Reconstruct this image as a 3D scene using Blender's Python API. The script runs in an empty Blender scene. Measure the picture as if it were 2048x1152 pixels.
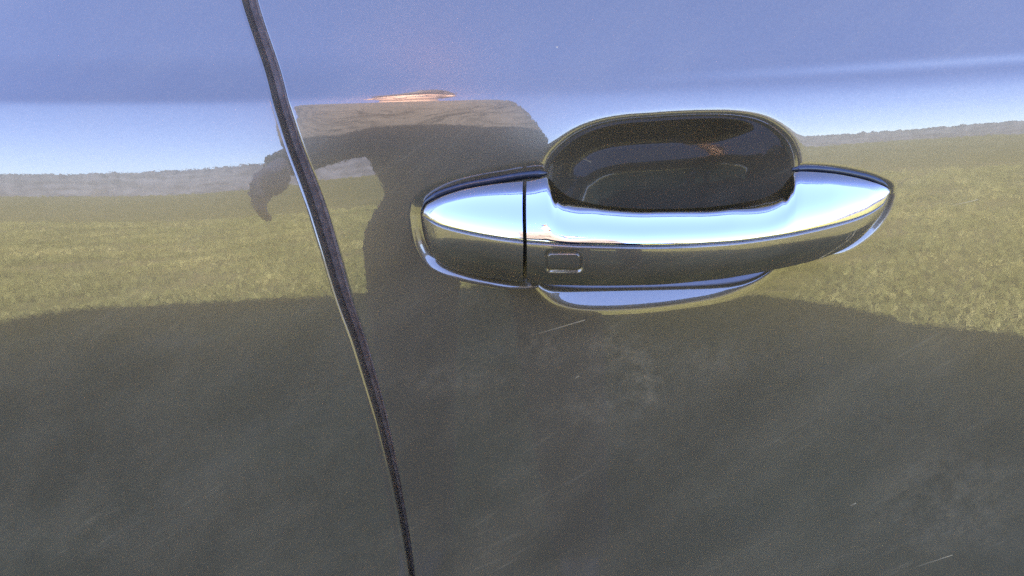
import bpy, bmesh, math, random
import numpy as np
from mathutils import Vector, Matrix
random.seed(7); rng = np.random.default_rng(7)
R = math.radians
SC = bpy.context.scene
COL = SC.collection

# ------------------------------------------------------------------ camera
W_PX, H_PX, F_PX = 2048.0, 1152.0, 1500.0
PITCH, YAW, ROLL = R(14.0), R(4.0), R(2.5)
fwd = np.array([-math.sin(YAW) * math.cos(PITCH), math.cos(YAW) * math.cos(PITCH), -math.sin(PITCH)])
_r0 = np.cross(fwd, [0, 0, 1.0]); _r0 /= np.linalg.norm(_r0)
_u0 = np.cross(_r0, fwd)
c_right = _r0 * math.cos(ROLL) - _u0 * math.sin(ROLL)
c_up = _u0 * math.cos(ROLL) + _r0 * math.sin(ROLL)
TARGET = np.array([0.0, 0.0, 0.93])
CAM = TARGET - fwd * 0.385
cam_d = bpy.data.cameras.new('camera'); cam = bpy.data.objects.new('camera', cam_d); COL.objects.link(cam)
cam_d.sensor_width = 36.0; cam_d.lens = 36.0 * F_PX / W_PX
cam_d.clip_start = 0.005; cam_d.clip_end = 20000
m = Matrix.Identity(4)
for i in range(3):
    m[i][0], m[i][1], m[i][2], m[i][3] = c_right[i], c_up[i], -fwd[i], CAM[i]
cam.matrix_world = m
cam_d.dof.use_dof = True; cam_d.dof.focus_distance = 0.40; cam_d.dof.aperture_fstop = 19.0
SC.camera = cam

# ------------------------------------------------------------------ sky, sun, exposure
SUN_EL, SUN_AZ = R(23.0), R(1.5)          # azimuth from +Y (across the car) towards +X (its front)
world = bpy.data.worlds.new('World'); SC.world = world; world.use_nodes = True
wn = world.node_tree.nodes; wl = world.node_tree.links
sky = wn.new('ShaderNodeTexSky'); sky.sky_type = 'NISHITA'; sky.sun_disc = False
sky.sun_elevation = SUN_EL; sky.sun_rotation = SUN_AZ
sky.air_density = 0.75; sky.dust_density = 0.15; sky.ozone_density = 3.0; sky.altitude = 600
hs = wn.new('ShaderNodeHueSaturation'); hs.inputs['Hue'].default_value = 0.532; hs.inputs['Saturation'].default_value = 1.45
gm = wn.new('ShaderNodeGamma'); gm.inputs['Gamma'].default_value = 0.55
wl.new(sky.outputs['Color'], gm.inputs['Color']); wl.new(gm.outputs['Color'], hs.inputs['Color']); wl.new(hs.outputs['Color'], wn['Background'].inputs['Color'])
wn['Background'].inputs['Strength'].default_value = 0.15
sun_d = bpy.data.lights.new('sun', 'SUN'); sun_d.energy = 5.0; sun_d.angle = R(0.5); sun_d.color = (1.0, 0.90, 0.76)
sun = bpy.data.objects.new('sun', sun_d); COL.objects.link(sun)
S = Vector((math.sin(SUN_AZ) * math.cos(SUN_EL), math.cos(SUN_AZ) * math.cos(SUN_EL), math.sin(SUN_EL)))
sun.rotation_euler = S.to_track_quat('Z', 'Y').to_euler()
SC.cycles.use_adaptive_sampling = False      # the scene is dim and strongly exposed: sample every pixel fully
SC.cycles.use_denoising = False              # keeps the fine metallic grain even
SC.view_settings.view_transform = 'Standard'; SC.view_settings.look = 'None'
SC.view_settings.exposure = 4.4; SC.view_settings.gamma = 1.0

# ------------------------------------------------------------------ materials
def new_mat(name):
    mt = bpy.data.materials.new(name); mt.use_nodes = True
    nt = mt.node_tree
    return mt, nt, nt.nodes['Principled BSDF']
def setp(b, **kw):
    for k, v in kw.items():
        k = k.replace('_', ' ')
        b.inputs[k].default_value = v
def rgba(c): return (c[0], c[1], c[2], 1.0)
def plain(name, col, rough=0.6, metal=0.0, noise=0.25, scale=60.0, bump=0.0, **kw):
    mt, nt, b = new_mat(name)
    tc = nt.nodes.new('ShaderNodeTexCoord')
    nz = nt.nodes.new('ShaderNodeTexNoise'); nz.inputs['Scale'].default_value = scale; nz.inputs['Detail'].default_value = 4
    nt.links.new(tc.outputs['Object'], nz.inputs['Vector'])
    rp = nt.nodes.new('ShaderNodeValToRGB')
    rp.color_ramp.elements[0].position = 0.3; rp.color_ramp.elements[1].position = 0.7
    rp.color_ramp.elements[0].color = rgba([c * (1 - noise) for c in col])
    rp.color_ramp.elements[1].color = rgba([c * (1 + noise) for c in col])
    nt.links.new(nz.outputs['Fac'], rp.inputs['Fac']); nt.links.new(rp.outputs['Color'], b.inputs['Base Color'])
    setp(b, Roughness=rough, Metallic=metal, **kw)
    if bump:
        bp = nt.nodes.new('ShaderNodeBump'); bp.inputs['Strength'].default_value = bump; bp.inputs['Distance'].default_value = 0.002
        nt.links.new(nz.outputs['Fac'], bp.inputs['Height']); nt.links.new(bp.outputs['Normal'], b.inputs['Normal'])
    return mt
def math_node(nt, op, a, b=None, clamp=False):
    n = nt.nodes.new('ShaderNodeMath'); n.operation = op; n.use_clamp = clamp
    for i, v in enumerate((a, b)):
        if v is None: continue
        if isinstance(v, (int, float)): n.inputs[i].default_value = v
        else: nt.links.new(v, n.inputs[i])
    return n.outputs[0]

def paint_material(name, scratches=(), smudges=()):
    """dark grey-brown metallic lacquer: flake, clear coat, dusty specks, film with painted haze, fine scratches (x0,z0,x1,z1,width)"""
    mt, nt, b = new_mat(name)
    N, L = nt.nodes, nt.links
    tc = N.new('ShaderNodeTexCoord')
    pos = tc.outputs['Object']
    fl = N.new('ShaderNodeTexVoronoi'); fl.inputs['Scale'].default_value = 1250.0
    L.new(pos, fl.inputs['Vector'])
    rp = N.new('ShaderNodeValToRGB')
    rp.color_ramp.elements[0].color = (0.088, 0.070, 0.045, 1); rp.color_ramp.elements[1].color = (0.108, 0.086, 0.055, 1)
    sep = N.new('ShaderNodeSeparateColor'); L.new(fl.outputs['Color'], sep.inputs[0])
    L.new(sep.outputs[0], rp.inputs['Fac'])
    # dusty fine specks, and a wiped film raised and warmed to imitate lens haze
    v1 = N.new('ShaderNodeTexVoronoi'); v1.inputs['Scale'].default_value = 62.0; L.new(pos, v1.inputs['Vector'])
    s1 = N.new('ShaderNodeSeparateColor'); L.new(v1.outputs['Color'], s1.inputs[0])
    rad = math_node(nt, 'MULTIPLY', math_node(nt, 'POWER', s1.outputs[1], 3.0), 0.055)
    spk = math_node(nt, 'MULTIPLY', math_node(nt, 'LESS_THAN', v1.outputs['Distance'], rad), math_node(nt, 'GREATER_THAN', s1.outputs[0], 0.60))
    film = N.new('ShaderNodeTexNoise'); film.inputs['Scale'].default_value = 16.0; film.inputs['Detail'].default_value = 7; film.inputs['Roughness'].default_value = 0.62
    mp = N.new('ShaderNodeMapping'); mp.vector_type = 'TEXTURE'; mp.inputs['Rotation'].default_value = (0, R(-38), 0); mp.inputs['Scale'].default_value = (1.6, 1, 0.7)
    L.new(pos, mp.inputs['Vector']); L.new(mp.outputs['Vector'], film.inputs['Vector'])
    fr = N.new('ShaderNodeMapRange'); fr.inputs[1].default_value = 0.42; fr.inputs[2].default_value = 0.78; fr.inputs[3].default_value = 0.085; fr.inputs[4].default_value = 0.140
    L.new(film.outputs['Fac'], fr.inputs[0])
    dust_haze = math_node(nt, 'ADD', fr.outputs[0], math_node(nt, 'MULTIPLY', spk, 0.45))
    # wiped micro-scratches: long, very fine, mostly one way
    wm = N.new('ShaderNodeMapping'); wm.vector_type = 'TEXTURE'; wm.inputs['Rotation'].default_value = (0, R(-32), 0); wm.inputs['Scale'].default_value = (1 / 22, 1, 1 / 420)
    wv = N.new('ShaderNodeTexNoise'); wv.inputs['Scale'].default_value = 1.0; wv.inputs['Detail'].default_value = 3; wv.inputs['Distortion'].default_value = 1.2
    L.new(pos, wm.inputs['Vector']); L.new(wm.outputs['Vector'], wv.inputs['Vector'])
    wr = N.new('ShaderNodeMapRange'); wr.inputs[1].default_value = 0.60; wr.inputs[2].default_value = 0.80; wr.inputs[3].default_value = 0.0; wr.inputs[4].default_value = 0.10
    L.new(wv.outputs['Fac'], wr.inputs[0])
    pm = N.new('ShaderNodeMapRange'); pm.inputs[1].default_value = 0.45; pm.inputs[2].default_value = 0.65; L.new(film.outputs['Fac'], pm.inputs[0])
    dust_haze = math_node(nt, 'ADD', dust_haze, math_node(nt, 'MULTIPLY', wr.outputs[0], pm.outputs[0]))
    # finger smudges, each a soft blot broken up by noise
    fine = N.new('ShaderNodeTexNoise'); fine.inputs['Scale'].default_value = 160; fine.inputs['Detail'].default_value = 5; fine.inputs['Roughness'].default_value = 0.7; L.new(pos, fine.inputs['Vector'])
    fq = N.new('ShaderNodeMapRange'); fq.inputs[1].default_value = 0.40; fq.inputs[2].default_value = 0.68; L.new(fine.outputs['Fac'], fq.inputs[0])
    for (sx0, sz0, ra, rb, st) in smudges:
        vm = N.new('ShaderNodeVectorMath'); vm.operation = 'SUBTRACT'; vm.inputs[1].default_value = (sx0, 0, sz0); L.new(pos, vm.inputs[0])
        vk = N.new('ShaderNodeVectorMath'); vk.operation = 'MULTIPLY'; vk.inputs[1].default_value = (1 / ra, 0, 1 / rb); L.new(vm.outputs[0], vk.inputs[0])
        vl = N.new('ShaderNodeVectorMath'); vl.operation = 'LENGTH'; L.new(vk.outputs[0], vl.inputs[0])
        k = math_node(nt, 'POWER', math_node(nt, 'SUBTRACT', 1.0, vl.outputs['Value'], True), 0.7)
        dust_haze = math_node(nt, 'ADD', dust_haze, math_node(nt, 'MULTIPLY', math_node(nt, 'MULTIPLY', k, st), fq.outputs[0]))
    # scratches
    sx = N.new('ShaderNodeSeparateXYZ'); L.new(pos, sx.inputs[0])
    X, Z = sx.outputs[0], sx.outputs[2]
    for (x0, z0, x1, z1, w) in scratches:
        ln = math.hypot(x1 - x0, z1 - z0); ux, uz = (x1 - x0) / ln, (z1 - z0) / ln
        dx = math_node(nt, 'SUBTRACT', X, x0); dz = math_node(nt, 'SUBTRACT', Z, z0)
        al = math_node(nt, 'ADD', math_node(nt, 'MULTIPLY', dx, ux), math_node(nt, 'MULTIPLY', dz, uz))
        ac = math_node(nt, 'ABSOLUTE', math_node(nt, 'SUBTRACT', math_node(nt, 'MULTIPLY', dx, -uz), math_node(nt, 'MULTIPLY', dz, -ux)))
        k = math_node(nt, 'SUBTRACT', 1.0, math_node(nt, 'DIVIDE', ac, w), True)
        e = math_node(nt, 'MULTIPLY', math_node(nt, 'GREATER_THAN', al, 0.0), math_node(nt, 'LESS_THAN', al, ln))
        fade = math_node(nt, 'MULTIPLY', math_node(nt, 'DIVIDE', al, ln, True), 0.45)
        dust_haze = math_node(nt, 'ADD', dust_haze, math_node(nt, 'MULTIPLY', math_node(nt, 'MULTIPLY', k, e), math_node(nt, 'ADD', fade, 0.12)))
    dust_haze = math_node(nt, 'ADD', dust_haze, 0.0, True)
    setp(b, Metallic=0.85, Roughness=0.25)
    b.inputs['Coat Weight'].default_value = 1.0; b.inputs['Coat Roughness'].default_value = 0.012; b.inputs['Coat IOR'].default_value = 1.75
    L.new(rp.outputs['Color'], b.inputs['Base Color'])
    d = N.new('ShaderNodeBsdfDiffuse'); d.inputs['Color'].default_value = (0.60, 0.45, 0.24, 1)  # warm film colour, painted haze as well as dirt
    mx = N.new('ShaderNodeMixShader'); L.new(dust_haze, mx.inputs[0]); L.new(b.outputs[0], mx.inputs[1]); L.new(d.outputs[0], mx.inputs[2])
    # very fine orange peel in the lacquer
    op = N.new('ShaderNodeTexNoise'); op.inputs['Scale'].default_value = 320.0; op.inputs['Detail'].default_value = 2; L.new(pos, op.inputs['Vector'])
    bp = N.new('ShaderNodeBump'); bp.inputs['Strength'].default_value = 0.014; bp.inputs['Distance'].default_value = 0.0006
    L.new(op.outputs['Fac'], bp.inputs['Height']); L.new(bp.outputs['Normal'], b.inputs['Coat Normal'])
    L.new(mx.outputs[0], N['Material Output'].inputs['Surface'])
    return mt

M_CHROME, _nt, _b = new_mat('chrome'); setp(_b, Metallic=1.0, Roughness=0.035, Base_Color=(0.64, 0.62, 0.60, 1))
_tn = _nt.nodes.new('ShaderNodeTexNoise'); _tn.inputs['Scale'].default_value = 55; _tn.inputs['Detail'].default_value = 7; _tn.inputs['Roughness'].default_value = 0.7
_tr = _nt.nodes.new('ShaderNodeMapRange'); _tr.inputs[1].default_value = 0.4; _tr.inputs[2].default_value = 0.75; _tr.inputs[3].default_value = 0.02; _tr.inputs[4].default_value = 0.13
_nt.links.new(_tn.outputs['Fac'], _tr.inputs[0]); _nt.links.new(_tr.outputs[0], _b.inputs['Roughness'])
M_RUBBER = plain('black_rubber', (0.19, 0.140, 0.098), 0.8, noise=0.3, scale=200)
M_PLASTIC = plain('black_plastic', (0.012, 0.012, 0.013), 0.35, noise=0.2, scale=300)
M_GASKET = plain('gasket_plastic', (0.02, 0.02, 0.022), 0.22, noise=0.2, scale=300, Specular_IOR_Level=0.5)
M_GLASS = plain('tinted_glass', (0.010, 0.012, 0.012), 0.01, noise=0.1, scale=3, Specular_IOR_Level=0.6)
M_TYRE = plain('tyre_rubber', (0.02, 0.02, 0.02), 0.85, noise=0.3, scale=40, bump=0.4)
M_ALLOY = plain('alloy', (0.55, 0.55, 0.56), 0.25, 1.0, noise=0.06)

# ------------------------------------------------------------------ helpers
def link(ob, parent=None):
    COL.objects.link(ob)
    if parent is not None:
        ob.parent = parent
        ob.matrix_parent_inverse = parent.matrix_world.inverted()
    return ob
def empty(name, loc, label=None, cat=None, group=None):
    o = bpy.data.objects.new(name, None); o.location = loc; o.empty_display_size = 0.1
    COL.objects.link(o); o.matrix_world = Matrix.Translation(loc)
    if label: o['label'] = label
    if cat: o['category'] = cat
    if group: o['group'] = group
    return o
def raw_mesh(name, V, F, mat, parent=None, smooth=True, normals=None):
    """V (n,3); F (k,4) or list of polygons"""
    me = bpy.data.meshes.new(name)
    V = np.asarray(V, dtype=np.float64)
    if isinstance(F, np.ndarray):
        k, q = F.shape
        me.vertices.add(len(V)); me.vertices.foreach_set('co', V.astype(np.float32).ravel())
        me.loops.add(k * q); me.loops.foreach_set('vertex_index', F.astype(np.int32).ravel())
        me.polygons.add(k); me.polygons.foreach_set('loop_start', np.arange(0, k * q, q, dtype=np.int32))
        me.update(calc_edges=True)
    else:
        me.from_pydata(V.tolist(), [], F); me.update()
    me.validate()
    if smooth: me.polygons.foreach_set('use_smooth', np.ones(len(me.polygons), dtype=bool))
    if normals is not None: me.normals_split_custom_set_from_vertices(np.asarray(normals, dtype=np.float32).reshape(-1, 3))
    me.materials.append(mat)
    return link(bpy.data.objects.new(name, me), parent)
def grid_faces(n, mm, flip=False):
    i, j = np.meshgrid(np.arange(n - 1), np.arange(mm - 1), indexing='ij')
    a = (i * mm + j).ravel(); b = a + 1; c = a + mm + 1; d = a + mm
    return np.stack([a, d, c, b] if flip else [a, b, c, d], axis=1)
def grid_normals(P, toward=None):
    du = np.gradient(P, axis=0); dv = np.gradient(P, axis=1)
    n = np.cross(dv, du); n /= np.maximum(np.linalg.norm(n, axis=2, keepdims=True), 1e-12)
    return n
def grid_obj(name, P, mat, parent=None, keep=None, flip=False):
    """P (n,m,3): rows go up, columns go right as seen from -Y; normals from the grid itself"""
    n, mm, _ = P.shape
    N = grid_normals(P)
    if N[n // 2, mm // 2] @ (CAM - P[n // 2, mm // 2]) < 0: N = -N
    F = grid_faces(n, mm)
    a, b, c = P.reshape(-1, 3)[F[len(F) // 2][:3]]
    if np.cross(b - a, c - a) @ N.reshape(-1, 3)[F[len(F) // 2][0]] < 0: F = F[:, ::-1].copy()
    if keep is not None: F = F[keep(P.reshape(-1, 3)[F].mean(axis=1))]
    return raw_mesh(name, P.reshape(-1, 3), F, mat, parent, True, N)
def graded(a, b, h):
    xs = [a]
    while xs[-1] < b - 1e-9: xs.append(min(b, xs[-1] + h(xs[-1])))
    if xs[-1] - xs[-2] < 0.3 * h(b): xs.pop(-2)
    return np.array(xs)
def bm_obj(name, bm, mat, parent=None, smooth=False):
    bmesh.ops.recalc_face_normals(bm, faces=bm.faces)
    me = bpy.data.meshes.new(name); bm.to_mesh(me); bm.free()
    if smooth: me.polygons.foreach_set('use_smooth', np.ones(len(me.polygons), dtype=bool))
    me.materials.append(mat)
    return link(bpy.data.objects.new(name, me), parent)
def tube(name, pts, rad, mat, parent=None, seg=12, closed=False):
    pts = np.asarray(pts, float); n = len(pts)
    rad = np.full(n, rad) if np.isscalar(rad) else np.asarray(rad)
    T = np.gradient(pts, axis=0); T /= np.linalg.norm(T, axis=1, keepdims=True)
    A = np.cross(T, [0, 1.0, 0]); A /= np.maximum(np.linalg.norm(A, axis=1, keepdims=True), 1e-9); B = np.cross(T, A)
    th = np.linspace(0, 2 * math.pi, seg, endpoint=False)
    V = pts[:, None] + rad[:, None, None] * (np.cos(th)[None, :, None] * A[:, None] + np.sin(th)[None, :, None] * B[:, None])
    F = []
    for i in range(n - 1):
        for j in range(seg):
            k = (j + 1) % seg; F.append([i * seg + j, i * seg + k, (i + 1) * seg + k, (i + 1) * seg + j])
    F.append(list(range(seg))); F.append(list(range((n - 1) * seg, n * seg))[::-1])
    return raw_mesh(name, V.reshape(-1, 3), F, mat, parent)
def smooth_curve(pts, n):
    """Catmull-Rom through pts (k,d), n samples evenly spaced by chord"""
    p = np.asarray(pts, float)
    t = np.concatenate([[0], np.cumsum(np.linalg.norm(np.diff(p, axis=0), axis=1))])
    mt = np.gradient(p, t, axis=0)
    s = np.linspace(0, t[-1], n); i = np.clip(np.searchsorted(t, s, side='right') - 1, 0, len(t) - 2)
    h = (t[i + 1] - t[i])[:, None]; u = ((s - t[i]) / (t[i + 1] - t[i]))[:, None]
    return ((2 * u**3 - 3 * u**2 + 1) * p[i] + (u**3 - 2 * u**2 + u) * h * mt[i] + (-2 * u**3 + 3 * u**2) * p[i + 1] + (u**3 - u**2) * h * mt[i + 1])
def fn(knots):
    """monotone-ish smooth 1-D function through (x, v) knots"""
    k = np.asarray(knots, float); x, v = k[:, 0], k[:, 1]
    d = np.diff(v) / np.diff(x); mt = np.zeros(len(x)); mt[0], mt[-1] = d[0], d[-1]
    for i in range(1, len(x) - 1):
        mt[i] = 0 if d[i - 1] * d[i] <= 0 else 2 * d[i - 1] * d[i] / (d[i - 1] + d[i])
    def f(s):
        s = np.asarray(s, float); i = np.clip(np.searchsorted(x, s, side='right') - 1, 0, len(x) - 2)
        h = x[i + 1] - x[i]; u = np.clip((s - x[i]) / h, 0, 1)
        return ((2 * u**3 - 3 * u**2 + 1) * v[i] + (u**3 - 2 * u**2 + u) * h * mt[i] + (-2 * u**3 + 3 * u**2) * v[i + 1] + (u**3 - u**2) * h * mt[i + 1])
    return f
def sstep(a, b, x):
    u = np.clip((x - a) / (b - a), 0, 1); return u * u * (3 - 2 * u)

# ------------------------------------------------------------------ door skin: a tilt profile integrated upwards
def tilt_table(knots):
    k = np.asarray(knots, float)[::-1]
    s = np.arange(-0.760, 0.1604, 0.0004)
    t = np.interp(s, k[:, 0] * 1e-3, k[:, 1])
    g = np.exp(-0.5 * (np.arange(-12, 13) * 0.4 / 0.8) ** 2); g /= g.sum()
    t = np.convolve(np.pad(t, 12, mode='edge'), g, mode='valid')
    y = np.cumsum(np.tan(np.radians(t))) * 0.0004
    return s, y - np.interp(-0.075, s, y)
END = [(-250, -3.2), (-400, -7), (-560, -9), (-760, -11)]
LOW_L = [(-6, 10), (-15, 7.8), (-28, 5.2), (-40, 3.9), (-54, 2.2), (-75, 0.8), (-110, -0.4)] + END
LOW_M = [(-5, 10.5), (-9, 8.6), (-15, 6.4), (-28, 3.0), (-40, 1.4), (-110, -1.0)] + END
LOW_R = [(-6, 8.5), (-15, 5), (-28, 1.9), (-40, 0.8), (-110, -1.2)] + END
TAB_L = tilt_table([(160, 24), (60, 21), (24, 21.5), (10, 34), (2, 33), (-1.5, 12)] + LOW_L)
TAB_M = tilt_table([(160, 24), (60, 21), (18, 20), (7, 21), (2, 19.5), (-2, 12.5)] + LOW_M)
TAB_R = tilt_table([(160, 24), (60, 21), (9.5, 20.5), (6, 8), (2.5, 21), (-2, 14), (-5, 10)] + LOW_R)
CRE = None
def crease_z(x): return CRE[0] + CRE[1] * x + CRE[2] * x * x
R_PLAN = 14.0
def skin(x, z):
    x = np.asarray(x, float); z = np.asarray(z, float)
    q = z - crease_z(np.clip(x, -0.6, 0.6))
    w = np.clip((x + 0.20) / 0.20, 0, 1); w = w * w * (3 - 2 * w)
    v = sstep(0.02, 0.22, x)
    yl, ym, yr = (np.interp(q, *T) for T in (TAB_L, TAB_M, TAB_R))
    return (yl * (1 - w) + ym * w) * (1 - v) + yr * v + (x - 0.1) ** 2 / (2 * R_PLAN)
def ray(px, py):
    px = np.asarray(px, float); py = np.asarray(py, float)
    return fwd + ((px - W_PX / 2) / F_PX)[..., None] * c_right - ((py - H_PX / 2) / F_PX)[..., None] * c_up
def on_plane(px, py, y=0.0):
    d = ray(px, py); return CAM + d * ((y - CAM[1]) / d[..., 1])[..., None]
_c = on_plane([0, 700, 1340, 2048], [203, 196, 183, 140])
CRE = np.polyfit(_c[:, 0], _c[:, 2], 2)[::-1]
def at(px, py, off=0.0):
    """the point in space where the line of sight of a spot in the photograph meets the door skin moved outwards by off"""
    d = ray(px, py); off = np.asarray(off, float)
    t = -CAM[1] / d[..., 1]
    for _ in range(25):
        p = CAM + d * t[..., None]
        t = t + (skin(p[..., 0], p[..., 2]) - off - p[..., 1]) / d[..., 1] * 0.8
    return CAM + d * t[..., None]

# outlines read off the photograph
POCKET = [(1090, 342), (1098, 320), (1118, 298), (1148, 273), (1190, 254), (1240, 243), (1300, 238), (1400, 233), (1478, 235), (1528, 246), (1567, 273), (1585, 300),
          (1590, 328), (1589, 370), (1584, 430), (1570, 490), (1543, 535), (1512, 560), (1452, 588), (1376, 604), (1300, 614), (1211, 619), (1148, 616), (1112, 606), (1088, 588), (1070, 563), (1062, 520), (1062, 460), (1068, 400), (1090, 342)]
pk = np.array(POCKET, float)
pk = smooth_curve(np.vstack([pk[-4:-1], pk, pk[1:4]]), 420)
pk = pk[20:-20]
_pw = at(pk[:, 0], pk[:, 1])
def poly_sdf(poly, x, z):
    """signed distance, positive inside"""
    x = x.ravel(); z = z.ravel(); out = np.full(len(x), 1e9); ins = np.zeros(len(x), bool)
    n = len(poly)
    for i in range(n):
        x0, z0 = poly[i]; x1, z1 = poly[(i + 1) % n]
        dx, dz = x1 - x0, z1 - z0; l2 = dx * dx + dz * dz
        if l2 < 1e-14: continue
        u = np.clip(((x - x0) * dx + (z - z0) * dz) / l2, 0, 1)
        out = np.minimum(out, (x - x0 - u * dx) ** 2 + (z - z0 - u * dz) ** 2)
        if (z0 > z1) != (z1 > z0) or True:
            c = ((z0 > z) != (z1 > z))
            if dz != 0: ins ^= c & (x < dx * (z - z0) / dz + x0)
    return np.where(ins, 1, -1) * np.sqrt(out)
# angular re-sampling keeps the pocket outline a single smooth loop
_cc = _pw[:, [0, 2]].mean(axis=0); _rel = _pw[:, [0, 2]] - _cc
_ang = np.arctan2(_rel[:, 1], _rel[:, 0]); _rad = np.hypot(_rel[:, 0], _rel[:, 1])
_o = np.argsort(_ang); _ang, _rad = _ang[_o], _rad[_o]
_th = np.linspace(-math.pi, math.pi, 240, endpoint=False)
_rr = np.interp(_th, np.concatenate([_ang - 2 * math.pi, _ang, _ang + 2 * math.pi]), np.tile(_rad, 3))
_kern = np.exp(-0.5 * (np.arange(-6, 7) / 2.2) ** 2); _kern /= _kern.sum()
_rr = np.convolve(np.concatenate([_rr[-6:], _rr, _rr[:6]]), _kern, mode='valid')
POCKET_XZ = np.stack([_cc[0] + _rr * np.cos(_th), _cc[1] + _rr * np.sin(_th)], axis=1)
_c2 = np.array([_cc[0], _cc[1] - 0.017]); _r2 = POCKET_XZ - _c2
R_TH = np.arctan2(_r2[:, 1], _r2[:, 0]); R_OUT = np.hypot(_r2[:, 0], _r2[:, 1]); _o2 = np.argsort(R_TH); R_TH, R_OUT = R_TH[_o2], R_OUT[_o2]
# footing of the handle's two ends on the door
CAP_FOOT = [(838, 430), (842, 412), (856, 398), (890, 380), (940, 366), (1000, 356), (1085, 346), (1085, 556), (1044, 560), (983, 553), (932, 543), (887, 529), (864, 514), (850, 490), (842, 460)]
TIP_FOOT = [(1596, 338), (1655, 341), (1706, 349), (1757, 364), (1780, 378), (1777, 402), (1757, 440), (1724, 472), (1684, 494), (1640, 500), (1600, 500)]
def foot(pts):
    p = np.array(pts + [pts[0]], float); p = smooth_curve(p, 160)[:-1]; q = at(p[:, 0], p[:, 1]); return q[:, [0, 2]]
CAP_XZ, TIP_XZ = foot(CAP_FOOT), foot(TIP_FOOT)
def softplus(s, w): return w * np.logaddexp(0, s / w)
def door_depth(x, z):
    """how far the pressed pocket and the seats of the handle ends lie behind the skin"""
    out = np.zeros(x.shape)
    near = (x > _cc[0] - 0.20) & (x < _cc[0] + 0.20) & (z > _cc[1] - 0.11) & (z < _cc[1] + 0.11)
    xs, zs = x[near], z[near]
    s = poly_sdf(POCKET_XZ, xs, zs)
    sp = softplus(s, 0.0011)
    cz0 = _cc[1] - 0.017; ang = np.arctan2(zs - cz0, xs - _cc[0])
    ro = np.interp(ang, R_TH, R_OUT, period=2 * math.pi); rho = np.hypot(xs - _cc[0], zs - cz0) / ro
    gq = 0.043 * (1 - rho ** 3.5); d_up = 0.0023 * np.logaddexp(0, gq / 0.0023)
    ul = np.minimum(sp, 0.033); d_lo = 0.37 * ul - 4.5 * ul * ul
    w = sstep(-0.040, -0.018, zs - _cc[1])
    d = d_lo * (1 - w) + d_up * w
    s1 = poly_sdf(CAP_XZ, xs, zs); s2 = poly_sdf(TIP_XZ, xs, zs)
    d1 = 0.0019 * sstep(-0.0055, 0.0012, s1) ; d2 = 0.0009 * sstep(-0.0032, 0.0012, s2)
    out[near] = np.maximum(d, np.maximum(d1, d2))
    return out
def door_y(x, z): return skin(x, z) + door_depth(x, z)

# ------------------------------------------------------------------ the car
BELT = crease_z(0.0) + 0.105
SILL = 0.30
gapL = np.array([(474, -40), (481.5, 0), (509, 80), (536, 160), (552, 220), (573, 292), (596, 350), (614, 400), (645, 500), (677, 609), (704, 676), (751, 832), (785, 969), (806, 1080), (818, 1152)])
gapR = np.array([(504, -40), (511, 0), (538, 80), (565, 160), (581, 220), (602, 292), (627, 350), (648, 400), (677, 500), (704, 609), (731, 676), (774, 832), (801, 969), (820, 1080), (829, 1152)])
def gap_line(px):
    p = at(px[:, 0], px[:, 1]); o = np.argsort(p[:, 2]); x, z = p[o, 0], p[o, 2]
    sl0 = (x[2] - x[0]) / (z[2] - z[0]); sl1 = (x[-1] - x[-3]) / (z[-1] - z[-3])
    z = np.concatenate([[z[0] - 0.7], z, [z[-1] + 0.25]]); x = np.concatenate([[x[0] - sl0 * 0.35], x, [x[-1] + sl1 * 0.25]])
    g = np.arange(0.0, 1.6, 0.001); v = np.interp(g, z, x)
    k = np.exp(-0.5 * (np.arange(-24, 25) / 8.0) ** 2); k /= k.sum(); v = np.convolve(np.pad(v, 24, mode='edge'), k, mode='valid')
    return lambda zz: np.interp(zz, g, v)
gx_rear, gx_front = gap_line(gapL), gap_line(gapR)
sc_w = [(1077, 667, 1170, 640, 0.00035), (1905, 411, 1956, 399, 0.0003), (1150, 757, 1158, 752, 0.0003), (55, 996, 77, 1018, 0.0003), (1838, 1132, 1905, 1110, 0.0003), (1163, 321, 1187, 334, 0.0004), (1700, 1012, 1712, 1006, 0.0004)]
scr = []
for (a, b_, c, d_, w_) in sc_w:
    p, q = at(a, b_), at(c, d_); scr.append((p[0], p[2], q[0], q[2], w_))
smu = []
for (a, b_, ra, rb, st) in [(1235, 700, 90, 60, 0.10), (1290, 765, 45, 70, 0.12), (900, 760, 130, 40, 0.07), (1090, 690, 80, 60, 0.07), (1200, 815, 150, 40, 0.06), (1420, 720, 140, 60, 0.05), (1900, 1000, 200, 140, 0.06)]:
    p = at(a, b_); smu.append((p[0], p[2], ra * 0.00026, rb * 0.00026, st))
M_PAINT = paint_material('car_paint', scr, smu)
M_PAINT2 = paint_material('car_paint_plain')
gsc = []
for (a, b_, c, d_, w_) in [(1709, 452, 1700, 470, 0.0005), (1703, 466, 1688, 482, 0.0005), (1690, 478, 1668, 494, 0.0004), (1672, 488, 1652, 505, 0.0004), (1660, 500, 1634, 515, 0.0005), (1696, 462, 1684, 476, 0.0003), (1684, 488, 1640, 512, 0.0003)]:
    p, q = at(a, b_, 0.014), at(c, d_, 0.014); gsc.append((p[0], p[2], q[0], q[2], w_))
M_GRIP = paint_material('grip_paint', gsc)

car = empty('parked_car', (0, 0.9, 0), 'dark grey metallic car on grass with a chrome topped door handle', 'car')

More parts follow.
